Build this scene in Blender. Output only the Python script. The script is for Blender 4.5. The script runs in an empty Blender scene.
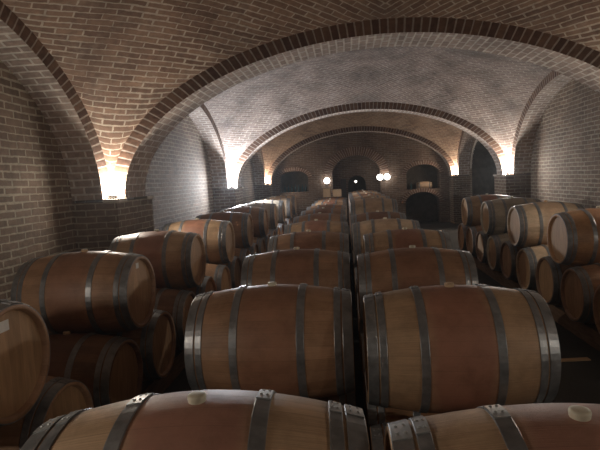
import bpy, math, random
from mathutils import Vector, Matrix
random.seed(7)
C = bpy.context.scene.collection
CZ = 1.98            # camera height above the floor; heights below are given relative to the eye
PI = math.pi

# ------------------------------------------------------------------ materials
def new_mat(name):
    m = bpy.data.materials.new(name); m.use_nodes = True
    nt = m.node_tree; nt.nodes.clear()
    out = nt.nodes.new('ShaderNodeOutputMaterial'); b = nt.nodes.new('ShaderNodeBsdfPrincipled')
    nt.links.new(b.outputs[0], out.inputs[0])
    return m, nt, b
def N(nt, t, **kw):
    n = nt.nodes.new(t)
    for k, v in kw.items(): setattr(n, k, v)
    return n
def setv(n, **kw):
    for k, v in kw.items(): n.inputs[k.replace('_', ' ')].default_value = v
    return n
def c4(c): return (c[0], c[1], c[2], 1)
def mixc(nt, fac, a, b, mode='MIX'):
    n = N(nt, 'ShaderNodeMix', data_type='RGBA', blend_type=mode)
    for s, v in ((n.inputs[0], fac), (n.inputs[6], a), (n.inputs[7], b)):
        if isinstance(v, (int, float)): s.default_value = v
        elif isinstance(v, tuple): s.default_value = c4(v)
        else: nt.links.new(v, s)
    return n.outputs[2]
def ramp(nt, fac, stops):
    r = N(nt, 'ShaderNodeValToRGB'); e = r.color_ramp.elements
    while len(e) > 1: e.remove(e[-1])
    e[0].position = stops[0][0]; e[0].color = c4(stops[0][1])
    for p, c in stops[1:]:
        x = e.new(p); x.color = c4(c)
    nt.links.new(fac, r.inputs[0]); return r.outputs[0]
def maprange(nt, v, a, b, c, d):
    n = N(nt, 'ShaderNodeMapRange'); nt.links.new(v, n.inputs[0])
    for i, x in enumerate((a, b, c, d)): n.inputs[i+1].default_value = x
    return n.outputs[0]

def brick_mat(name, c1, c2, mortar, bw, rh, ms=.009, wob=.012, rough=.9, bump=.5, stain=(.5, .5, .5), stain_amt=.35, msvar=.6, white=0.0, band=None):
    m, nt, b = new_mat(name)
    uv = N(nt, 'ShaderNodeUVMap').outputs[0]
    nz = setv(N(nt, 'ShaderNodeTexNoise'), Scale=2.3, Detail=3.); nt.links.new(uv, nz.inputs['Vector'])
    off = N(nt, 'ShaderNodeVectorMath', operation='MULTIPLY_ADD')
    nt.links.new(nz.outputs['Color'], off.inputs[0]); off.inputs[1].default_value = (wob*3, wob*3, 0); nt.links.new(uv, off.inputs[2])
    nf = setv(N(nt, 'ShaderNodeTexNoise'), Scale=26., Detail=2.); nt.links.new(uv, nf.inputs['Vector'])
    off2 = N(nt, 'ShaderNodeVectorMath', operation='MULTIPLY_ADD')
    nt.links.new(nf.outputs['Color'], off2.inputs[0]); off2.inputs[1].default_value = (wob, wob, 0); nt.links.new(off.outputs[0], off2.inputs[2])
    br = N(nt, 'ShaderNodeTexBrick'); nt.links.new(off2.outputs[0], br.inputs['Vector'])
    br.inputs['Color1'].default_value = c4(c1); br.inputs['Color2'].default_value = c4(c2); br.inputs['Mortar'].default_value = c4(mortar)
    br.inputs['Scale'].default_value = 1; br.inputs['Mortar Smooth'].default_value = .25
    br.inputs['Brick Width'].default_value = bw; br.inputs['Row Height'].default_value = rh; br.inputs['Bias'].default_value = 0
    n2 = setv(N(nt, 'ShaderNodeTexNoise'), Scale=1.7, Detail=4.); nt.links.new(uv, n2.inputs['Vector'])
    nt.links.new(maprange(nt, n2.outputs[0], .3, .7, ms*(1-msvar), ms*(1+msvar)), br.inputs['Mortar Size'])
    # soot and bloom patches on the masonry itself
    n3 = setv(N(nt, 'ShaderNodeTexNoise'), Scale=.9, Detail=6., Roughness=.65); nt.links.new(uv, n3.inputs['Vector'])
    dark = ramp(nt, n3.outputs[0], [(.32, (1-stain_amt,)*3), (.55, (1, 1, 1)), (.75, (1.0, 1.0, 1.0))])
    col = mixc(nt, 1.0, br.outputs['Color'], dark, 'MULTIPLY')
    if white:
        n4 = setv(N(nt, 'ShaderNodeTexNoise'), Scale=3.2, Detail=7., Roughness=.7); nt.links.new(uv, n4.inputs['Vector'])
        wm = maprange(nt, n4.outputs[0], .52, .8, 0, white)
        col = mixc(nt, wm, col, stain)
    n5 = setv(N(nt, 'ShaderNodeTexNoise'), Scale=14., Detail=5.); nt.links.new(uv, n5.inputs['Vector'])
    col = mixc(nt, 1.0, col, ramp(nt, n5.outputs[0], [(.25, (.7, .7, .7)), (.7, (1.12, 1.12, 1.12))]), 'MULTIPLY')
    nt.links.new(col, b.inputs['Base Color'])
    b.inputs['Roughness'].default_value = rough
    h = N(nt, 'ShaderNodeMath', operation='MULTIPLY_ADD'); nt.links.new(br.outputs['Fac'], h.inputs[0]); h.inputs[1].default_value = -1
    nt.links.new(n5.outputs[0], h.inputs[2])
    bp = N(nt, 'ShaderNodeBump'); bp.inputs['Strength'].default_value = bump; bp.inputs['Distance'].default_value = .012
    nt.links.new(h.outputs[0], bp.inputs['Height']); nt.links.new(bp.outputs[0], b.inputs['Normal'])
    return m

def oak_mat(name, c1, c2, stain, stain_amt, rough=.5):
    """staves run along u rows; object space x is the barrel's axis"""
    m, nt, b = new_mat(name)
    uv = N(nt, 'ShaderNodeUVMap').outputs[0]                 # u = position along axis (m), v = stave index
    tc = N(nt, 'ShaderNodeTexCoord').outputs['Object']
    oi = N(nt, 'ShaderNodeObjectInfo')
    sep = N(nt, 'ShaderNodeSeparateXYZ'); nt.links.new(uv, sep.inputs[0])
    fl = N(nt, 'ShaderNodeMath', operation='FLOOR'); nt.links.new(sep.outputs[1], fl.inputs[0])
    ad = N(nt, 'ShaderNodeMath', operation='MULTIPLY_ADD'); nt.links.new(oi.outputs['Random'], ad.inputs[0]); ad.inputs[1].default_value = 57; nt.links.new(fl.outputs[0], ad.inputs[2])
    wn = N(nt, 'ShaderNodeTexWhiteNoise', noise_dimensions='1D'); nt.links.new(ad.outputs[0], wn.inputs['W'])
    col = mixc(nt, wn.outputs[0], c1, c2)
    # grain
    sc = N(nt, 'ShaderNodeVectorMath', operation='MULTIPLY'); nt.links.new(uv, sc.inputs[0]); sc.inputs[1].default_value = (2.2, 9, 1)
    sh = N(nt, 'ShaderNodeVectorMath', operation='MULTIPLY_ADD'); nt.links.new(oi.outputs['Random'], sh.inputs[0]); sh.inputs[1].default_value = (31, 17, 0); nt.links.new(sc.outputs[0], sh.inputs[2])
    g = setv(N(nt, 'ShaderNodeTexNoise'), Scale=2.2, Detail=6., Roughness=.6); nt.links.new(sh.outputs[0], g.inputs['Vector'])
    col = mixc(nt, 1.0, col, ramp(nt, g.outputs[0], [(.3, (.74, .72, .7)), (.7, (1.15, 1.13, 1.1))]), 'MULTIPLY')
    # wine stain round the belly, soaked in from the bung
    so = N(nt, 'ShaderNodeSeparateXYZ'); nt.links.new(tc, so.inputs[0])
    ax = N(nt, 'ShaderNodeMath', operation='ABSOLUTE'); nt.links.new(so.outputs[0], ax.inputs[0])
    sn = N(nt, 'ShaderNodeVectorMath', operation='MULTIPLY_ADD'); nt.links.new(oi.outputs['Random'], sn.inputs[0]); sn.inputs[1].default_value = (13, 29, 7); nt.links.new(tc, sn.inputs[2])
    n3 = setv(N(nt, 'ShaderNodeTexNoise'), Scale=3.5, Detail=5.); nt.links.new(sn.outputs[0], n3.inputs['Vector'])
    w = N(nt, 'ShaderNodeMath', operation='MULTIPLY_ADD'); nt.links.new(n3.outputs[0], w.inputs[0]); w.inputs[1].default_value = -.16; nt.links.new(ax.outputs[0], w.inputs[2])
    f = maprange(nt, w.outputs[0], .04, .13, stain_amt, 0)
    col = mixc(nt, f, col, stain)
    n6 = setv(N(nt, 'ShaderNodeTexNoise'), Scale=6., Detail=6., Roughness=.7); nt.links.new(sn.outputs[0], n6.inputs['Vector'])
    col = mixc(nt, 1.0, col, ramp(nt, n6.outputs[0], [(.3, (.7, .68, .66)), (.55, (1, 1, 1)), (.8, (1.15, 1.12, 1.1))]), 'MULTIPLY')
    # stave seams
    fr = N(nt, 'ShaderNodeMath', operation='FRACT'); nt.links.new(sep.outputs[1], fr.inputs[0])
    d = N(nt, 'ShaderNodeMath', operation='SUBTRACT'); nt.links.new(fr.outputs[0], d.inputs[0]); d.inputs[1].default_value = .5
    da = N(nt, 'ShaderNodeMath', operation='ABSOLUTE'); nt.links.new(d.outputs[0], da.inputs[0])
    seam = maprange(nt, da.outputs[0], .482, .499, 0, .45)
    col = mixc(nt, seam, col, (.10, .062, .04))
    nt.links.new(col, b.inputs['Base Color']); b.inputs['Roughness'].default_value = rough
    hh = N(nt, 'ShaderNodeMath', operation='MULTIPLY_ADD'); nt.links.new(seam, hh.inputs[0]); hh.inputs[1].default_value = -1; nt.links.new(g.outputs[0], hh.inputs[2])
    bp = N(nt, 'ShaderNodeBump'); bp.inputs['Strength'].default_value = .25; bp.inputs['Distance'].default_value = .004
    nt.links.new(hh.outputs[0], bp.inputs['Height']); nt.links.new(bp.outputs[0], b.inputs['Normal'])
    return m

def noisy_mat(name, a, b2, scale=8., rough=.6, metal=0., bump=.1, stretch=(1, 1, 1), rvar=0.):
    m, nt, b = new_mat(name)
    tc = N(nt, 'ShaderNodeTexCoord').outputs['Object']
    s = N(nt, 'ShaderNodeVectorMath', operation='MULTIPLY'); nt.links.new(tc, s.inputs[0]); s.inputs[1].default_value = stretch
    n = setv(N(nt, 'ShaderNodeTexNoise'), Scale=scale, Detail=6., Roughness=.65); nt.links.new(s.outputs[0], n.inputs['Vector'])
    nt.links.new(ramp(nt, n.outputs[0], [(.3, a), (.7, b2)]), b.inputs['Base Color'])
    b.inputs['Metallic'].default_value = metal
    nt.links.new(maprange(nt, n.outputs[0], .3, .7, rough-rvar, rough+rvar), b.inputs['Roughness'])
    bp = N(nt, 'ShaderNodeBump'); bp.inputs['Strength'].default_value = bump; bp.inputs['Distance'].default_value = .01
    nt.links.new(n.outputs[0], bp.inputs['Height']); nt.links.new(bp.outputs[0], b.inputs['Normal'])
    return m
def glow_mat(name, col, s):
    m, nt, b = new_mat(name)
    b.inputs['Base Color'].default_value = c4(col); b.inputs['Emission Color'].default_value = c4(col); b.inputs['Emission Strength'].default_value = s
    return m

M = {}
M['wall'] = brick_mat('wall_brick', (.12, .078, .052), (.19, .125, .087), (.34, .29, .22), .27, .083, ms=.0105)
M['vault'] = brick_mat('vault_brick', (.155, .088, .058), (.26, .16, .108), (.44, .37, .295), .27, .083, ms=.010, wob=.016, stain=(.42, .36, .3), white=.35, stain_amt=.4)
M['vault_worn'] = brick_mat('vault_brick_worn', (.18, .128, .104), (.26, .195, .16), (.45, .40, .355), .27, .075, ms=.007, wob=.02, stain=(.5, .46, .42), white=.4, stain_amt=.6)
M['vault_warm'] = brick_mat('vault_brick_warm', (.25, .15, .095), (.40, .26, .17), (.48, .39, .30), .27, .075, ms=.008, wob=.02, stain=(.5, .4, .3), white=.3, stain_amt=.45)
M['ring'] = brick_mat('arch_face_brick', (.12, .062, .042), (.22, .125, .08), (.44, .37, .31), .105, .5, ms=.012, wob=.004, msvar=.3)
M['ring_soffit'] = brick_mat('arch_soffit_brick', (.28, .205, .17), (.42, .325, .27), (.62, .56, .49), .25, .105, ms=.013, wob=.006)
M['end_wall'] = brick_mat('end_wall_brick', (.12, .072, .05), (.18, .115, .08), (.24, .20, .16), .27, .075)
M['plaster'] = noisy_mat('ledge_plaster', (.42, .37, .32), (.58, .53, .47), 12., .9)
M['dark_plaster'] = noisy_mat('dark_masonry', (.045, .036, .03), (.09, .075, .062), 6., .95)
M['floor'] = noisy_mat('floor_concrete', (.022, .021, .02), (.05, .048, .046), 3.5, .75, bump=.2, rvar=.12)
M['oak_brown'] = oak_mat('oak_brown', (.34, .195, .11), (.44, .265, .16), (.28, .13, .08), .65)
M['oak_red'] = oak_mat('oak_wine_stained', (.42, .275, .165), (.51, .345, .21), (.32, .145, .095), .9)
M['oak_tan'] = oak_mat('oak_tan', (.50, .37, .25), (.62, .47, .33), (.42, .24, .14), .35)
M['oak_orange'] = oak_mat('oak_orange', (.40, .215, .10), (.50, .285, .14), (.34, .15, .07), .6)
M['oak_grey'] = oak_mat('oak_greyed', (.40, .35, .28), (.50, .44, .35), (.30, .22, .16), .3)
M['oak_wine'] = oak_mat('oak_wine', (.50, .345, .215), (.60, .42, .27), (.34, .165, .12), .9)
M['oak_dark'] = oak_mat('oak_dark', (.20, .11, .065), (.28, .16, .095), (.16, .07, .045), .6)
M['hoop'] = noisy_mat('galvanised_hoop', (.20, .205, .21), (.34, .345, .35), 16., .40, .62, .08, rvar=.1)
M['joint'] = noisy_mat('hoop_joint_metal', (.34, .345, .34), (.46, .465, .46), 16., .4, .5, .08, rvar=.1)
M['bung_white'] = noisy_mat('silicone_bung', (.62, .56, .42), (.72, .66, .52), 20., .5)
M['bung_wood'] = noisy_mat('wooden_bung', (.5, .34, .2), (.62, .44, .28), 20., .7)
M['timber'] = noisy_mat('rack_timber', (.12, .07, .04), (.22, .135, .08), 9., .8, bump=.3, stretch=(4, .6, 4))
M['paper'] = noisy_mat('paper_label', (.7, .7, .67), (.8, .8, .77), 30., .8)
M['lamp_body'] = noisy_mat('lamp_housing', (.05, .05, .05), (.1, .1, .1), 20., .5, .6)
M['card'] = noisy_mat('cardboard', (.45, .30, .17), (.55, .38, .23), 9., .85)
M['tape'] = noisy_mat('pale_tape', (.62, .55, .42), (.7, .62, .5), 9., .5)
M['door'] = noisy_mat('dark_door_wood', (.04, .035, .035), (.08, .07, .065), 7., .6, stretch=(6, 6, .6))
M['bottle'] = noisy_mat('bottle_glass', (.02, .05, .06), (.04, .08, .09), 9., .15)
def oak_head(name, a, b2):
    m, nt, b = new_mat(name)
    uv = N(nt, 'ShaderNodeUVMap').outputs[0]; oi = N(nt, 'ShaderNodeObjectInfo')
    sep = N(nt, 'ShaderNodeSeparateXYZ'); nt.links.new(uv, sep.inputs[0])
    k = N(nt, 'ShaderNodeMath', operation='MULTIPLY'); nt.links.new(sep.outputs[0], k.inputs[0]); k.inputs[1].default_value = 10.5
    fl = N(nt, 'ShaderNodeMath', operation='FLOOR'); nt.links.new(k.outputs[0], fl.inputs[0])
    ad = N(nt, 'ShaderNodeMath', operation='MULTIPLY_ADD'); nt.links.new(oi.outputs['Random'], ad.inputs[0]); ad.inputs[1].default_value = 91; nt.links.new(fl.outputs[0], ad.inputs[2])
    wn = N(nt, 'ShaderNodeTexWhiteNoise', noise_dimensions='1D'); nt.links.new(ad.outputs[0], wn.inputs['W'])
    col = mixc(nt, wn.outputs[0], a, b2)
    sc = N(nt, 'ShaderNodeVectorMath', operation='MULTIPLY'); nt.links.new(uv, sc.inputs[0]); sc.inputs[1].default_value = (16, 2.5, 1)
    g = setv(N(nt, 'ShaderNodeTexNoise'), Scale=2., Detail=6.); nt.links.new(sc.outputs[0], g.inputs['Vector'])
    col = mixc(nt, 1., col, ramp(nt, g.outputs[0], [(.3, (.76, .74, .72)), (.7, (1.12, 1.1, 1.08))]), 'MULTIPLY')
    fr = N(nt, 'ShaderNodeMath', operation='FRACT'); nt.links.new(k.outputs[0], fr.inputs[0])
    seam = maprange(nt, fr.outputs[0], 0, .03, .6, 0)
    col = mixc(nt, seam, col, (.09, .055, .035))
    nt.links.new(col, b.inputs['Base Color']); b.inputs['Roughness'].default_value = .55
    return m
M['head'] = oak_head('oak_head', (.36, .22, .115), (.46, .29, .16))

# ------------------------------------------------------------------ mesh helpers
class MB:
    def __init__(s): s.v = []; s.f = []; s.uv = []; s.mi = []
    def vert(s, *p): s.v.append(p); return len(s.v)-1
    def face(s, pts, uvs, mi=0):
        i = len(s.v); s.v += [tuple(p) for p in pts]; s.f.append(tuple(range(i, i+len(pts)))); s.uv += list(uvs); s.mi.append(mi)
    def box(s, x0, x1, y0, y1, z0, z1, mi=0, skip=''):
        q = [('x', [(x0, y1, z0), (x0, y0, z0), (x0, y0, z1), (x0, y1, z1)]), ('X', [(x1, y0, z0), (x1, y1, z0), (x1, y1, z1), (x1, y0, z1)]),
             ('y', [(x0, y0, z0), (x1, y0, z0), (x1, y0, z1), (x0, y0, z1)]), ('Y', [(x1, y1, z0), (x0, y1, z0), (x0, y1, z1), (x1, y1, z1)]),
             ('z', [(x0, y1, z0), (x1, y1, z0), (x1, y0, z0), (x0, y0, z0)]), ('Z', [(x0, y0, z1), (x1, y0, z1), (x1, y1, z1), (x0, y1, z1)])]
        for k, p in q:
            if k in skip: continue
            a = k.lower()
            s.face(p, [(y, z) if a == 'x' else (x, z) if a == 'y' else (x, y) for x, y, z in p], mi)
    def build(s, name, mats, parent=None, loc=(0, 0, 0), smooth=False, merge=True, bevel=0):
        me = bpy.data.meshes.new(name); me.from_pydata(s.v, [], s.f)
        ul = me.uv_layers.new(name='UVMap')
        for i, u in enumerate(s.uv): ul.data[i].uv = u
        if not isinstance(mats, (list, tuple)): mats = [mats]
        for m in mats: me.materials.append(m)
        for p, mi in zip(me.polygons, s.mi): p.material_index = mi
        if merge or smooth:
            import bmesh
            b = bmesh.new(); b.from_mesh(me); bmesh.ops.remove_doubles(b, verts=b.verts, dist=1e-5)
            bmesh.ops.recalc_face_normals(b, faces=b.faces) if bevel else None
            if bevel: bmesh.ops.bevel(b, geom=b.edges[:], offset=bevel, segments=2, affect='EDGES')
            b.to_mesh(me); b.free()
        if smooth:
            for p in me.polygons: p.use_smooth = True
        o = bpy.data.objects.new(name, me); C.objects.link(o); o.location = loc
        if parent: o.parent = parent
        return o
def struct(o): o['kind'] = 'structure'; return o
def empty(name, loc, rot=(0, 0, 0)):
    o = bpy.data.objects.new(name, None); C.objects.link(o); o.location = loc; o.rotation_euler = rot; o.empty_display_size = .1
    return o
def tag(o, label, cat, group=None):
    o['label'] = label; o['category'] = cat
    if group: o['group'] = group
    return o
def lathe_x(mb, prof, n=48, uvf=None, mi=0, flip=False):
    """prof: list of (x, r) turned round the x axis"""
    for i in range(len(prof)-1):
        (xa, ra), (xb, rb) = prof[i], prof[i+1]
        for k in range(n):
            a0, a1 = 2*PI*k/n, 2*PI*(k+1)/n
            P = lambda x, r, a: (x, r*math.cos(a), r*math.sin(a))
            pts = [P(xa, ra, a0), P(xa, ra, a1), P(xb, rb, a1), P(xb, rb, a0)]
            v0, v1 = k/n*NST, (k+1)/n*NST
            uv = [(xa, v0), (xa, v1), (xb, v1), (xb, v0)]
            if ra < 1e-6: pts = [pts[0], pts[2], pts[3]]; uv = [uv[0], uv[2], uv[3]]
            elif rb < 1e-6: pts = pts[:3]; uv = uv[:3]
            if not flip: pts.reverse(); uv.reverse()
            mb.face(pts, uv, mi)

# ------------------------------------------------------------------ masonry shell
XC, AX, AIN = .56, 3.71, 3.52           # axis of the hall, half width at the wall ribs, half width under the arches
XL, XR = XC-AX, XC+AX                   # faces of the wall ribs
WL, WR = XL-.42, XR+.42                 # wall planes
SP = CZ-.13                             # springing
BIN, BOUT, BL = 1.89, 2.07, 2.10        # rises: arch soffit, arch extrados, wall rib extrados
PW = 1.93
def prof(a, b, c, t):                   # t in -1..1 -> (h, z)
    th = t*PI/2; u = math.sin(th)
    return c+a*u, SP+b*max(0., 1-abs(u)**PW)**.5
def g(u): return max(0., 1-min(1., abs(u))**PW)**.5
KV = 2.4
def vault(name, y0, y1, mat):
    yc, ch = (y0+y1)/2, (y1-y0)/2; n = 40
    def zz(xi, et): return SP+((BOUT*g(xi))**KV+(BL*g(et))**KV)**(1/KV)
    S = [0.]; pv = None; m = 200
    for i in range(m+1):
        w = math.sin(i/m*PI/2); p = Vector((AX*w, ch*w, zz(w, w)))
        if pv is not None: S.append(S[-1]+(p-pv).length)
        pv = p
    def sv(w):
        t = math.asin(min(1., w))/(PI/2)*m; i = min(m-1, int(t)); return S[i]+(S[i+1]-S[i])*(t-i)
    mb = MB(); ss = [math.sin((-1+2*i/n)*PI/2) for i in range(n+1)]
    def vp(i, j):
        xi, et = ss[i], ss[j]; x, y = AX*xi, ch*et
        return (XC+x, yc+y, zz(xi, et)), ((abs(x)-abs(y))*.7071, sv((abs(xi)+abs(et))/2))
    for i in range(n):
        for j in range(n):
            q = [vp(i, j), vp(i, j+1), vp(i+1, j+1), vp(i+1, j)]
            mb.face([a for a, _ in q], [b for _, b in q])
    return struct(mb.build(name, mat, smooth=True))
def arch(mb, ai, bi, ao, bo, c, y0, y1, axis='X', n=56, sp=None, mi=(0, 1), back=True):
    """solid arch ring with its face on mi[0] and soffit on mi[1]; axis = direction of the span"""
    dz = 0 if sp is None else sp-SP
    def W(h, d, z): return (h, d, z+dz) if axis == 'X' else (d, h, z+dz)
    ts = [-1+2*i/n for i in range(n+1)]; s = 0; pin = pout = None
    for t in ts:
        i_ = prof(ai, bi, c, t); o_ = prof(ao, bo, c, t)
        if pin:
            ds = math.hypot(o_[0]-pout[0], o_[1]-pout[1]); w0 = math.hypot(pin[0]-pout[0], pin[1]-pout[1]); w1 = math.hypot(i_[0]-o_[0], i_[1]-o_[1])
            for d, fl in ((y0, 0), (y1, 1)):
                P = [W(pin[0], d, pin[1]), W(i_[0], d, i_[1]), W(o_[0], d, o_[1]), W(pout[0], d, pout[1])]
                U = [(s, .12), (s+ds, .12), (s+ds, .12+w1), (s, .12+w0)]
                if fl: P.reverse(); U.reverse()
                mb.face(P, U, mi[0])
            mb.face([W(pin[0], y0, pin[1]), W(pin[0], y1, pin[1]), W(i_[0], y1, i_[1]), W(i_[0], y0, i_[1])],
                    [(0, s), (abs(y1-y0), s), (abs(y1-y0), s+ds), (0, s+ds)], mi[1])
            mb.face([W(pout[0], y0, pout[1]), W(pout[0], y1, pout[1]), W(o_[0], y1, o_[1]), W(o_[0], y0, o_[1])],
                    [(0, s), (abs(y1-y0), s), (abs(y1-y0), s+ds), (0, s+ds)], mi[1])
            s += ds
        pin, pout = i_, o_
def holed_wall(mb, h0, h1, z0, z1, ops, W, mi=0, step=.06):
    """wall in a plane with arched openings (ha, hb, zbottom, zspring, rise)"""
    hs = {h0, h1}
    for a, b, *_ in ops: hs |= {a, b, *[a+(b-a)*i/20 for i in range(21)]}
    h = h0
    while h < h1: hs.add(h); h += 1.0
    hs = sorted(x for x in hs if h0 <= x <= h1)
    def top(o, h):
        a, b, zb, zs, r = o; u = (h-(a+b)/2)/((b-a)/2); return zs+r*max(0, 1-u*u)**.5
    for a, b in zip(hs[:-1], hs[1:]):
        if b-a < 1e-6: continue
        mid = (a+b)/2; act = sorted([o for o in ops if o[0] < mid < o[1]], key=lambda o: o[2]); lo = (z0, z0)
        segs = []
        for o in act:
            segs.append((lo, (o[2], o[2]))); lo = (top(o, a), top(o, b))
        segs.append((lo, (z1, z1)))
        for (la, lb), (ua, ub) in segs:
            if ua-la < 1e-5 and ub-lb < 1e-5: continue
            mb.face([W(a, 0, la), W(b, 0, lb), W(b, 0, ub), W(a, 0, ua)], [(a, la), (b, lb), (b, ub), (a, ua)], mi)
def reveal(mb, o, depth, W, mi=0, back=True, mib=None, floor=True):
    a, b, zb, zs, r = o; n = 20; P = [(a, zb)]
    for i in range(n+1):
        u = -math.cos(PI*i/n); P.append(((a+b)/2+(b-a)/2*u, zs+r*math.sin(PI*i/n)))
    P.append((b, zb))
    if floor: P.append((a, zb))
    s = 0
    for p, q in zip(P[:-1], P[1:]):
        d = math.hypot(p[0]-q[0], p[1]-q[1])
        if d < 1e-6: continue
        mb.face([W(p[0], 0, p[1]), W(q[0], 0, q[1]), W(q[0], depth, q[1]), W(p[0], depth, p[1])], [(0, s), (0, s+d), (depth, s+d), (depth, s)], mi); s += d
    if back:
        Q = P[:-1] if floor else P
        mb.face([W(p[0], depth, p[1]) for p in Q], [(p[0], p[1]) for p in Q], mi if mib is None else mib)
def ring_trim(mb, o, w, proud, W, mi=0):
    a, b, zb, zs, r = o; n = 28; s = 0; last = None
    for i in range(n+1):
        t = PI*i/n; c = (a+b)/2; A = (b-a)/2
        I = (c-A*math.cos(t), zs+r*math.sin(t)); O = (c-(A+w)*math.cos(t), zs+(r+w)*math.sin(t))
        if last:
            d = math.hypot(O[0]-last[1][0], O[1]-last[1][1])
            for dep in (-proud,):
                mb.face([W(last[0][0], dep, last[0][1]), W(I[0], dep, I[1]), W(O[0], dep, O[1]), W(last[1][0], dep, last[1][1])], [(s, .12), (s+d, .12), (s+d, .12+w), (s, .12+w)], mi)
            for k in (0, 1):
                p, q = last[k], (I, O)[k]
                mb.face([W(p[0], -proud, p[1]), W(q[0], -proud, q[1]), W(q[0], .02, q[1]), W(p[0], .02, p[1])], [(s, .2), (s+d, .2), (s+d, .22), (s, .22)], mi)
            s += d
        last = (I, O)

ARCH_Y = [(0., .5), (6.5, 7.18), (13.5, 14.0), (19.8, 20.3)]
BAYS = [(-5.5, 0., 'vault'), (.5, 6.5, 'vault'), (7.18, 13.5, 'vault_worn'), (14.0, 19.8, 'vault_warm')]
YB, YE = -5.5, 20.3
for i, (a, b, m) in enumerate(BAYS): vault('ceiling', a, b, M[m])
tn = 0
def trim(mb, mats, **kw):
    global tn; tn += 1
    return struct(mb.build('trim_%d' % tn, mats, **kw))
for y0, y1 in ARCH_Y:                                     # transverse arches
    mb = MB(); arch(mb, AIN, BIN, AX, BOUT, XC, y0, y1, 'X'); trim(mb, [M['ring'], M['ring_soffit']])
for y0, y1, _ in BAYS:                                    # wall arches along both sides
    for xf, xw in ((XL, WL), (XR, WR)):
        mb = MB(); ch = (y1-y0)/2; arch(mb, ch-.25, BL-.17, ch, BOUT+.03, (y0+y1)/2, xf, xw, 'Y', sp=SP)
        trim(mb, [M['ring'], M['ring_soffit']])
for y0, y1 in ARCH_Y:                                     # piers with the corner blocks and ledges
    for sgn in (-1, 1):
        mb = MB()
        xi, xw = XC+sgn*AIN, XC+sgn*(AX+.42); ya, yb = y0-.25, y1+.25
        if y1 > YE-.1: yb = y1
        mb.box(min(xi, xw), max(xi, xw), ya, yb, 0, SP-.03)
        trim(mb, M['wall'])
        mb = MB(); xs = sorted((XC+sgn*(AIN-.03), XC+sgn*(AX-.01)))
        mb.box(xs[0], xs[1], ya-.02, y0-.005, SP-.04, SP)
        if yb > y1+.1: mb.box(xs[0], xs[1], y1+.005, yb+.02, SP-.04, SP)
        trim(mb, M['plaster'])
# side walls
mb = MB(); Wl = lambda h, d, z: (WL-d, h, z)
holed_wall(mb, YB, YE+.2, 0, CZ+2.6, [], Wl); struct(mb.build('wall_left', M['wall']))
mb = MB(); Wr = lambda h, d, z: (WR+d, h, z)
side_op = (15.1, 19.2, 0, CZ+.1, 1.15)
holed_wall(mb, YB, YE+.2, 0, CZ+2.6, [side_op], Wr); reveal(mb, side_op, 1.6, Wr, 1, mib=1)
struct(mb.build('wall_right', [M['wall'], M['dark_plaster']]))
mb = MB(); ring_trim(mb, side_op, .09, .03, Wr); trim(mb, M['plaster'])
mb = MB(); mb.face([(WL, YB, 0), (WR, YB, 0), (WR, YB, CZ+2.6), (WL, YB, CZ+2.6)], [(WL, 0), (WR, 0), (WR, CZ+2.6), (WL, CZ+2.6)]); struct(mb.build('wall_back', M['wall']))
mb = MB(); mb.box(WL-.3, WR+1.8, YB-.3, 23.5, -.2, 0); struct(mb.build('floor', M['floor']))
# end wall with its niches and the arched recess
We = lambda h, d, z: (h, YE+.02+d, z)
n_left = (-2.68, -1.5, CZ-.50, CZ+.08, .28); rec = (-.52, 1.40, 0, CZ+.12, .74)
n_up = (2.42, 3.72, CZ-.62, CZ+.0, .36); n_low = (2.36, 3.70, 0., CZ-1.15, .42)
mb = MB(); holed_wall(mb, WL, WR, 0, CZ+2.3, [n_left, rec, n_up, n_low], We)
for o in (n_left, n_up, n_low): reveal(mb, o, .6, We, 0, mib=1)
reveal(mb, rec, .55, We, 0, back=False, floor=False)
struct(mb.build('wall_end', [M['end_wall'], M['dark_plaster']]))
for o, w in ((n_left, .16), (rec, .34), (n_up, .16), (n_low, .16)):
    mb = MB(); ring_trim(mb, o, w, .03, We); trim(mb, M['ring'])
Wd = lambda h, d, z: (h, YE+.57+d, z)
dop = (.10, .84, 0, CZ-.28, .33)
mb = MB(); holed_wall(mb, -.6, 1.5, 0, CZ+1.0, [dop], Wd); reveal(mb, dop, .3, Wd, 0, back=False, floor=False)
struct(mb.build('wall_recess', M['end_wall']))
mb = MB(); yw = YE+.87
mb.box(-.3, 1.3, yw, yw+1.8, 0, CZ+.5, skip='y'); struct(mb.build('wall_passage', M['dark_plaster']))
# open door leaf standing in the recess
door = struct(empty('door_1', (.02, YE+.50, 0)))
mb = MB()
for k in range(3): mb.box(-.22+.075*k, -.15+.075*k, -.02, .02, .02, CZ-.06)
mb.box(-.22, 0, -.03, -.02, .35, .45); mb.box(-.22, 0, -.03, -.02, 1.55, 1.65)
mb.build('door_panel', M['door'], door)
mb = MB(); mb.box(-.05, -.02, -.06, -.03, 1.0, 1.14); mb.build('door_handle', M['hoop'], door)

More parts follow.
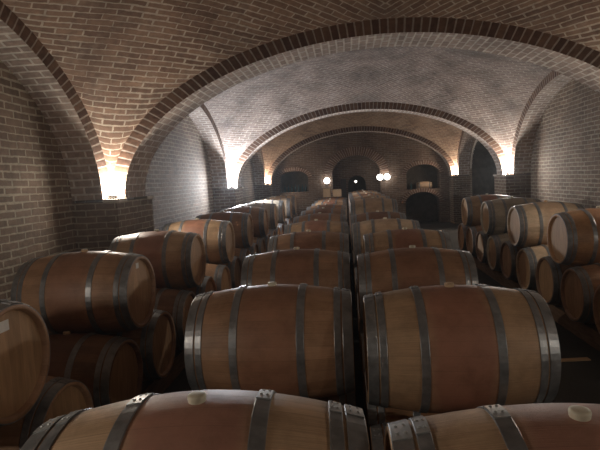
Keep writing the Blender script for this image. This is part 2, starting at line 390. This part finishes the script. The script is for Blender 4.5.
# ------------------------------------------------------------------ barrels
L2, RE, RM, NST = .475, .2925, .349, 30
def rad(x): return RM-(RM-RE)*(abs(x)/L2)**1.9
def sizes(e, m):
    global RE, RM
    RE, RM = e, m
def body_mesh():
    mb = MB(); n = 20; e = RE-.024
    prof_ = [(-L2+.04, e-.006), (-L2+.002, e), (-L2, e+.006), (-L2, RE-.004)]+[(x, rad(x)) for x in [-L2+.004+(2*L2-.008)*i/n for i in range(n+1)]]+[(L2, RE-.004), (L2, e+.006), (L2-.002, e), (L2-.04, e-.006)]
    lathe_x(mb, prof_, 60); return mb
def hoop_mesh(xc, w, ja, mode='both'):
    mb = MB(); a, b = xc-w/2, xc+w/2; t = .0035
    if mode != 'joint': lathe_x(mb, [(a, rad(a)-.003), (a, rad(a)+t), (a+.002, rad(a)+t+.001), (b-.002, rad(b)+t+.001), (b, rad(b)+t), (b, rad(b)-.003)], 60)
    if mode == 'ring': return mb
    # lapped joint with its rivets
    s = math.radians(9)
    K = 5
    for k in range(K):
        a0, a1 = ja-s+2*s*k/K, ja-s+2*s*(k+1)/K
        P = lambda x, an, dr: (x, (rad(x)+t+dr)*math.cos(an), (rad(x)+t+dr)*math.sin(an))
        mb.face([P(a+.001, a0, .004), P(b-.001, a0, .004), P(b-.001, a1, .004), P(a+.001, a1, .004)], [(0, 0)]*4)
        if k == 0: mb.face([P(a+.001, a0, 0), P(b-.001, a0, 0), P(b-.001, a0, .004), P(a+.001, a0, .004)], [(0, 0)]*4)
        if k == K-1: mb.face([P(a+.001, a1, 0), P(a+.001, a1, .004), P(b-.001, a1, .004), P(b-.001, a1, 0)], [(0, 0)]*4)
    for da, dx in ((-.5, .2), (-.5, -.2), (.45, .2), (.45, -.2)):
        an = ja+s*da; x = xc+w*dx; R = rad(x)+t+.004; rr = .0055
        c = Vector((x, R*math.cos(an), R*math.sin(an))); nn = Vector((0, math.cos(an), math.sin(an))); tx = Vector((1, 0, 0)); ty = nn.cross(tx)
        q = 8
        for k in range(q):
            u0, u1 = 2*PI*k/q, 2*PI*(k+1)/q
            A = c+rr*(tx*math.cos(u0)+ty*math.sin(u0)); B = c+rr*(tx*math.cos(u1)+ty*math.sin(u1)); T = c+nn*.004
            A2 = c+nn*.003+.6*rr*(tx*math.cos(u0)+ty*math.sin(u0)); B2 = c+nn*.003+.6*rr*(tx*math.cos(u1)+ty*math.sin(u1))
            mb.face([A, B, B2, A2], [(0, 0)]*4); mb.face([A2, B2, T], [(0, 0)]*3)
    return mb
def bung_mesh():
    mb = MB(); n = 20; pr = [(.0, .024), (.018, .027), (.024, .025), (.026, .018), (.026, 0)]
    for i in range(len(pr)-1):
        (za, ra), (zb, rb) = pr[i], pr[i+1]
        for k in range(n):
            a0, a1 = 2*PI*k/n, 2*PI*(k+1)/n
            q = [(ra*math.cos(a0), ra*math.sin(a0), RM-.006+za), (ra*math.cos(a1), ra*math.sin(a1), RM-.006+za), (rb*math.cos(a1), rb*math.sin(a1), RM-.006+zb), (rb*math.cos(a0), rb*math.sin(a0), RM-.006+zb)]
            if rb == 0: q = q[:3]
            mb.face(q, [(0, 0)]*len(q))
    return mb
def head_mesh(sx):
    mb = MB(); n = 60; x = sx*(L2-.032); R = RE-.028
    pts = [(x, R*math.cos(2*PI*k/n), R*math.sin(2*PI*k/n)) for k in range(n)]
    if sx < 0: pts.reverse()
    mb.face(pts, [(p[1], p[2]) for p in pts]); return mb
HOOPS = [(-.446, .054), (-.391, .038), (-.187, .044), (.187, .044), (.391, .038), (.446, .054)]
HJ = [math.radians(d) for d in (86, 84, 80, 78, 80, 79)]   # angle from +y, so >90 leans to the camera
def make_barrel(kind, bung, fine=False):
    r = empty('wine_barrel', (0, 0, 0))
    body_mesh().build('barrel_body', M[kind], r, smooth=True)
    for sx in (-1, 1): head_mesh(sx).build('barrel_head', M['head'], r)
    for (x, w), j in zip(HOOPS, HJ):
        if fine:
            h = hoop_mesh(x, w, j, 'ring').build('hoop', M['hoop'], r)
            q = hoop_mesh(x, w, j, 'joint').build('riveted_joint', M['joint'], h); q['label'] = 'riveted lap joint of the hoop'
        else: hoop_mesh(x, w, j).build('hoop', M['hoop'], r)
    bung_mesh().build('bung', M[bung], r, smooth=True)
    return r
protos = {}
def barrel(kind, bung, loc, rot, label, group, yaw=0., size=(.2925, .349), fine=False):
    key = (kind, bung, size, fine)
    if key not in protos:
        sizes(*size); r0 = protos[key] = make_barrel(kind, bung, fine); sizes(.2925, .349)
    else:
        src = protos[key]; r0 = src.copy(); C.objects.link(r0)
        for ch in list(src.children):
            if ch.name.startswith('paper'): continue
            c = ch.copy(); C.objects.link(c); c.parent = r0
    r0.location = loc; r0.rotation_euler = (rot, 0, yaw)
    tag(r0, label, 'barrel', group)
    return r0
ORD = ['front', 'second', 'third', 'fourth', 'fifth', 'sixth', 'seventh', 'eighth', 'ninth', 'tenth', 'eleventh', 'twelfth', 'thirteenth', 'fourteenth', 'fifteenth', 'sixteenth', 'seventeenth', 'eighteenth', 'nineteenth', 'twentieth', 'twenty-first', 'twenty-second', 'twenty-third', 'twenty-fourth']
COLS = {   # x, y of first, spacing, z (relative to the eye), number on top, lower range, phrase
 'A': (-.4687, 1.4204, 1.5336, -.979, 11, (0, 22), 'centre-left row'),
 'B': (.5489, 1.2692, 1.5246, -.979, 6, (0, 12), 'centre-right row'),
 'F': (.5489, 10.45, 1.5246, -.80, 5, (0, 10), 'centre-right row'),
 'L': (-2.1795, 2.3279, 1.5986, -.8534, 10, (0, 20), 'far left row'),
 'R': (2.9648, 6.2027, 1.5651, -.8589, 4, (-1, 8), 'far right row')}
LOOK = {'oak_brown': 'brown oak', 'oak_red': 'wine-stained oak', 'oak_tan': 'pale tan oak', 'oak_orange': 'orange-brown oak', 'oak_grey': 'greyed oak', 'oak_dark': 'dark brown oak', 'oak_wine': 'tan wine-stained oak'}
OFF_UP, OFF_LOW = {'F': 6}, {'F': 12}
KIND = {'A': ['oak_wine', 'oak_brown', 'oak_brown', 'oak_brown', 'oak_red', 'oak_brown', 'oak_brown', 'oak_brown', 'oak_red', 'oak_brown', 'oak_brown'],
        'B': ['oak_wine', 'oak_red', 'oak_brown', 'oak_red', 'oak_tan', 'oak_dark', 'oak_brown', 'oak_tan', 'oak_tan', 'oak_brown', 'oak_brown'],
        'F': ['oak_tan', 'oak_tan', 'oak_brown', 'oak_tan', 'oak_brown'],
        'L': ['oak_brown', 'oak_brown', 'oak_red', 'oak_red', 'oak_brown', 'oak_brown', 'oak_grey', 'oak_grey', 'oak_tan', 'oak_tan'],
        'R': ['oak_orange', 'oak_tan', 'oak_grey', 'oak_red']}
EXTRA = {('A', 0): 'wine-stained barrel cut off by the bottom edge, cream bung on top, left of centre',
         ('B', 0): 'oak barrel cut off at the bottom right corner, cream bung, front of centre-right row',
         ('L', 0): 'oak barrel at the left edge, only its end with a white sticker showing',
         ('L', 1): 'brown oak barrel with tiny white sticker on its end, upper left row',
         ('R', 0): 'orange-brown barrel at the right edge, nearest of the upper right row'}
tops = {}
def clear(k): return 'nearest the camera' if k == 0 else ORD[k]+' from the camera'
for cn, (x, y0, s, z, nt_, lr, phrase) in COLS.items():
    dz = (.7075**2-(s/4)**2)**.5
    for k in range(nt_):
        kd = KIND[cn][k]; bg = 'bung_wood' if (cn, k) in (('B', 1), ('L', 1), ('R', 1)) else 'bung_white'
        lab = EXTRA.get((cn, k)) or '%s barrel on top of the %s, %s' % (LOOK[kd], phrase, clear(k+OFF_UP.get(cn, 0)))
        rr = 0 if k == 0 else math.radians(random.uniform(-3, 3))
        jx = 0 if k < 4 else random.uniform(-.025, .025)
        loc = (x+jx, y0+s*k, CZ+z); yw = 0.; sz = (.2925, .349)
        if (cn, k) == ('A', 0): loc = (-.445, 1.335, CZ-.968); yw = .05; sz = (.282, .358)
        if (cn, k) == ('B', 0): loc = (x+.015, y0, CZ+z)
        if (cn, k) == ('B', 3): loc = (x+.11, y0+s*k, CZ+z)
        tops[cn, k] = barrel(kd, bg, loc, rr, lab, 'upper barrels of the '+phrase, yw, sz, cn in 'AB' and k == 0)
    for i, k in enumerate(range(*lr)):
        kd = random.choice(['oak_brown', 'oak_brown', 'oak_orange', 'oak_dark', 'oak_red'])
        if cn == 'R': kd = {-1: 'oak_brown', 0: 'oak_brown', 1: 'oak_dark', 2: 'oak_tan', 3: 'oak_dark', 4: 'oak_grey', 5: 'oak_dark'}.get(k, kd)
        y = y0-s/4+s/2*k
        if cn == 'A' and k == 0: y -= .09
        barrel(kd, 'bung_wood', (x, y, CZ+z-dz), math.radians(random.uniform(-8, 8)),
               '%s barrel low in the %s, %s' % (LOOK[kd], phrase, clear(i+OFF_LOW.get(cn, 0))), 'lower-tier barrels of the '+phrase)
# paper stickers on two heads
for key, dy, dz, w, h in ((('L', 0), -.02, .195, .07, .055), (('L', 1), .0, .215, .05, .045)):
    p = tops[key]; mb = MB(); mb.box(L2-.032, L2-.030, dy-w/2, dy+w/2, dz-h/2, dz+h/2)
    o = mb.build('paper_sticker', M['paper'], p); o['label'] = 'white paper sticker on the barrel end'
# long timber rails on the floor carrying each row
for cn, (x, y0, s, z, nt_, lr, phrase) in COLS.items():
    dz = (.7075**2-(s/4)**2)**.5
    zt = CZ+z-dz-rad(.25)-.006; ya = y0-s/4+s/2*lr[0]-.4; yb = y0-s/4+s/2*(lr[1]-1)+.4
    for sx in (-1, 1):
        mb = MB(); mb.box(-.05, .05, ya, yb, 0, zt)
        o = mb.build('timber_rail', M['timber'], loc=(x+sx*.3, 0, 0), merge=False)
        tag(o, 'dark timber rail on the floor under the %s, on its %s side' % (phrase.replace('row', 'far end') if cn == 'F' else phrase, 'left' if sx < 0 else 'right'), 'timber rail', 'timber rails under the barrels')

# pale batten added for the light spot on the right aisle floor
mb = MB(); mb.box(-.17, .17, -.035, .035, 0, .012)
o = mb.build('light_spot_strip', M['card'], loc=(2.24, 5.2, .0), bevel=.002); o.rotation_euler = (0, 0, .1)
tag(o, 'short pale batten added for a light spot on the dark floor of the right aisle', 'strip')

# cartons on the last upper barrel of the centre-left row
xa, ya = COLS['A'][0], COLS['A'][1]+COLS['A'][2]*10
for i, (dx, w, h, lab) in enumerate(((-.165, .24, .29, 'left and narrower'), (.18, .28, .24, 'right and wider'))):
    r = empty('cardboard_box', (xa+dx, ya, CZ-.979+RM+.006))
    mb = MB(); mb.box(-w/2, w/2, -.14, .14, 0, h); mb.build('carton', M['card'], r, bevel=.004)
    mb = MB(); mb.box(-.02, .02, -.1405, .1405, h, h+.001); mb.build('tape', M['tape'], r)
    tag(r, '%s of two brown cardboard boxes on the last centre-left barrels' % lab, 'box', 'cardboard boxes by the end doorway')
# small cask and bottle standing in the upper right niche
r = empty('small_cask', (3.15, YE+.32, CZ-.62+.15))
mb = MB(); 
lathe_x(mb, [(-.3, 0), (-.3, .11), (-.15, .145), (0, .15), (.15, .145), (.3, .11), (.3, 0)], 28); mb.build('cask_body', M['oak_tan'], r, smooth=True)
for x in (-.2, .2):
    mb = MB(); lathe_x(mb, [(x-.015, .13), (x-.015, .142), (x+.015, .142), (x+.015, .13)], 28); mb.build('cask_hoop', M['hoop'], r)
tag(r, 'small pale cask lying in the upper niche of the end wall', 'cask')
def bottle(x, y, z, lab, grp):
    mb = MB(); pr = [(0, 0), (0, .038), (.19, .038), (.225, .02), (.24, .014), (.30, .014), (.305, .016), (.305, 0)]; n = 16
    for i in range(len(pr)-1):
        (za, ra), (zb, rb) = pr[i], pr[i+1]
        for k in range(n):
            a0, a1 = 2*PI*k/n, 2*PI*(k+1)/n
            q = [(ra*math.cos(a0), ra*math.sin(a0), za), (ra*math.cos(a1), ra*math.sin(a1), za), (rb*math.cos(a1), rb*math.sin(a1), zb), (rb*math.cos(a0), rb*math.sin(a0), zb)]
            if ra == 0: q = q[1:]
            if rb == 0: q = q[:3]
            mb.face(q, [(0, 0)]*len(q))
    o = mb.build('bottle', M['bottle'], loc=(x, y, z), smooth=True); tag(o, lab, 'bottle', grp); return o
bottle(2.62, YE+.22, CZ-.62, 'dark bottle standing left of the small cask in the upper right niche', None)
for i in range(7):
    bottle(-2.5+i*.145, YE+.25+(i % 2)*.06, CZ-.50, 'dark bottle standing in a row in the left niche of the end wall', 'bottles in the left niche')

# ------------------------------------------------------------------ lamps
def light(loc, power, col, rad_=.05, kind='POINT', parent=None, **kw):
    d = bpy.data.lights.new('lamp_light', kind); d.energy = power; d.color = col; d.shadow_soft_size = rad_
    for k, v in kw.items(): setattr(d, k, v)
    o = bpy.data.objects.new('lamp_light', d); C.objects.link(o); o.location = loc
    if parent: o.parent = parent
    return o
COOL, NEUT, WARM = (.88, .93, 1.), (1., .92, .80), (1., .84, .68)
def uplight(x, y, sx, power, col, lab, gl):
    r = empty('uplight', (x, y, SP))
    mb = MB(); mb.box(-.05, .05, -.04, .04, 0, .05); mb.build('housing', M['lamp_body'], r, bevel=.006)
    mb = MB(); n = 16; mbp = [(0, .045), (.02, .055), (.03, .05), (.032, 0)]
    for i in range(3):
        (za, ra), (zb, rb) = mbp[i], mbp[i+1]
        for k in range(n):
            a0, a1 = 2*PI*k/n, 2*PI*(k+1)/n
            q = [(ra*math.cos(a0), ra*math.sin(a0), .05+za), (ra*math.cos(a1), ra*math.sin(a1), .05+za), (rb*math.cos(a1), rb*math.sin(a1), .05+zb), (rb*math.cos(a0), rb*math.sin(a0), .05+zb)]
            if rb == 0: q = q[:3]
            mb.face(q, [(0, 0)]*len(q))
    mb.build('lens', glow_mat('lamp_glass', col, gl), r, smooth=True)
    light((0, 0, .15), power, col, .05, parent=r)
    tag(r, lab, 'lamp', 'uplights on the pier ledges'); return r
LO = .115
PWR = {'b1': 80, 'b2l': 560, 'b2r': 170, 'b3': 62, 'b3n': 14, 'b0': 42}
def cx(sgn): return XC+sgn*(AIN+LO)
for sgn, side in ((-1, 'left'), (1, 'right')):
    uplight(cx(sgn), 6.5-LO, sgn, PWR['b1'], NEUT, 'glaring white uplight on the nearest %s pier ledge' % side, 60)
    uplight(cx(sgn), 13.5-LO, sgn, PWR['b2l'] if sgn < 0 else PWR['b2r'], COOL if sgn < 0 else (1, .95, .88), 'glaring uplight on the near side of the second %s pier' % side, 60)
    uplight(cx(sgn), 14.0+LO, sgn, PWR['b3n'], COOL if sgn < 0 else WARM, 'small uplight on the far side of the second %s pier' % side, 30)
    uplight(cx(sgn), 19.8-LO, sgn, PWR['b3'], WARM, 'warm uplight on the %s pier beside the end wall' % side, 60)
    uplight(cx(sgn), 0-LO, sgn, PWR['b0'], NEUT, 'uplight on the %s pier behind the camera' % side, 60)
    uplight(cx(sgn), .5+LO, sgn, PWR['b0'], NEUT, 'uplight on the %s pier beside the camera' % side, 60)
def globe_mesh(rr, z0=0.):
    mb = MB(); n, m = 20, 12
    for i in range(m):
        t0, t1 = PI*i/m, PI*(i+1)/m
        for k in range(n):
            a0, a1 = 2*PI*k/n, 2*PI*(k+1)/n
            P = lambda t, a: (rr*math.sin(t)*math.cos(a), rr*math.sin(t)*math.sin(a), z0+rr*math.cos(t))
            q = [P(t0, a0), P(t1, a0), P(t1, a1), P(t0, a1)]
            if i == 0: q = q[:3]
            if i == m-1: q = [q[0], q[1], q[3]]
            mb.face(q, [(0, 0)]*len(q))
    return mb
def sconce(x, y, z, bulbs, power, lab):
    r = empty('wall_lamp', (x, y, z))
    mb = MB(); mb.box(-.05, .05, .10, .14, -.08, .08); mb.box(-.012, .012, -.0, .10, -.012, .012)
    if len(bulbs) > 1: mb.box(bulbs[0], bulbs[-1], -.012, .012, -.012, .012)
    mb.build('bracket', M['lamp_body'], r, merge=False)
    for b_ in bulbs:
        o = globe_mesh(.12).build('globe', glow_mat('globe_glass', (1, .97, .92), 9), r, loc=(b_, 0, .07), smooth=True)
    light((0, -.16, .1), power, (1, .9, .75), .08, parent=r)
    return tag(r, lab, 'lamp')
sconce(-.74, YE-.13, CZ-.17, [0], 1.5, 'round wall lamp left of the arched recess')
sconce(1.52, YE-.13, CZ-.13, [-.15, .13], 2.5, 'bright wall lamp with two globes right of the recess')
r = empty('hanging_bulb', (.44, YE+1.5, CZ-.20))
globe_mesh(.05).build('bulb', glow_mat('bulb_glass', (1, .93, .82), 4), r, smooth=True)
mb = MB(); mb.box(-.006, .006, -.006, .006, .045, .7); mb.build('cord', M['lamp_body'], r)
light((0, 0, -.12), 1.2, (1, .85, .65), .04, parent=r)
tag(r, 'small bulb hanging in the dark passage beyond the doorway', 'lamp')

# ------------------------------------------------------------------ world, camera
w = bpy.data.worlds.new('World'); bpy.context.scene.world = w; w.use_nodes = True
w.node_tree.nodes['Background'].inputs[0].default_value = (.02, .022, .025, 1)
w.node_tree.nodes['Background'].inputs[1].default_value = .3
vs = w.node_tree.nodes.new('ShaderNodeVolumeScatter')        # thin haze in the cellar air
vs.inputs['Density'].default_value = .002; vs.inputs['Anisotropy'].default_value = .6; vs.inputs['Color'].default_value = (.85, .92, 1, 1)
w.node_tree.links.new(vs.outputs[0], w.node_tree.nodes['World Output'].inputs['Volume'])
f, pitch, yaw, roll = 500., .0904, -.0946, -.05
cp, sp_, cy, sy = math.cos(pitch), math.sin(pitch), math.cos(yaw), math.sin(yaw)
fw = Vector((sy*cp, cy*cp, -sp_)); rt = Vector((cy, -sy, 0)); up = rt.cross(fw)
r2 = rt*math.cos(roll)+up*math.sin(roll); u2 = up*math.cos(roll)-rt*math.sin(roll)
cam = bpy.data.cameras.new('camera'); co = bpy.data.objects.new('camera', cam); C.objects.link(co)
mat = Matrix((( r2.x, u2.x, -fw.x, 0), (r2.y, u2.y, -fw.y, 0), (r2.z, u2.z, -fw.z, CZ), (0, 0, 0, 1)))
co.matrix_world = mat
cam.sensor_width = 36; cam.lens = 36*f/600; cam.clip_start = .05
bpy.context.scene.camera = co
sc = bpy.context.scene
sc.view_settings.view_transform = 'Standard'; sc.view_settings.look = 'None'; sc.view_settings.gamma = 1
sc.view_settings.use_curve_mapping = False
sc.view_settings.exposure = 0.0
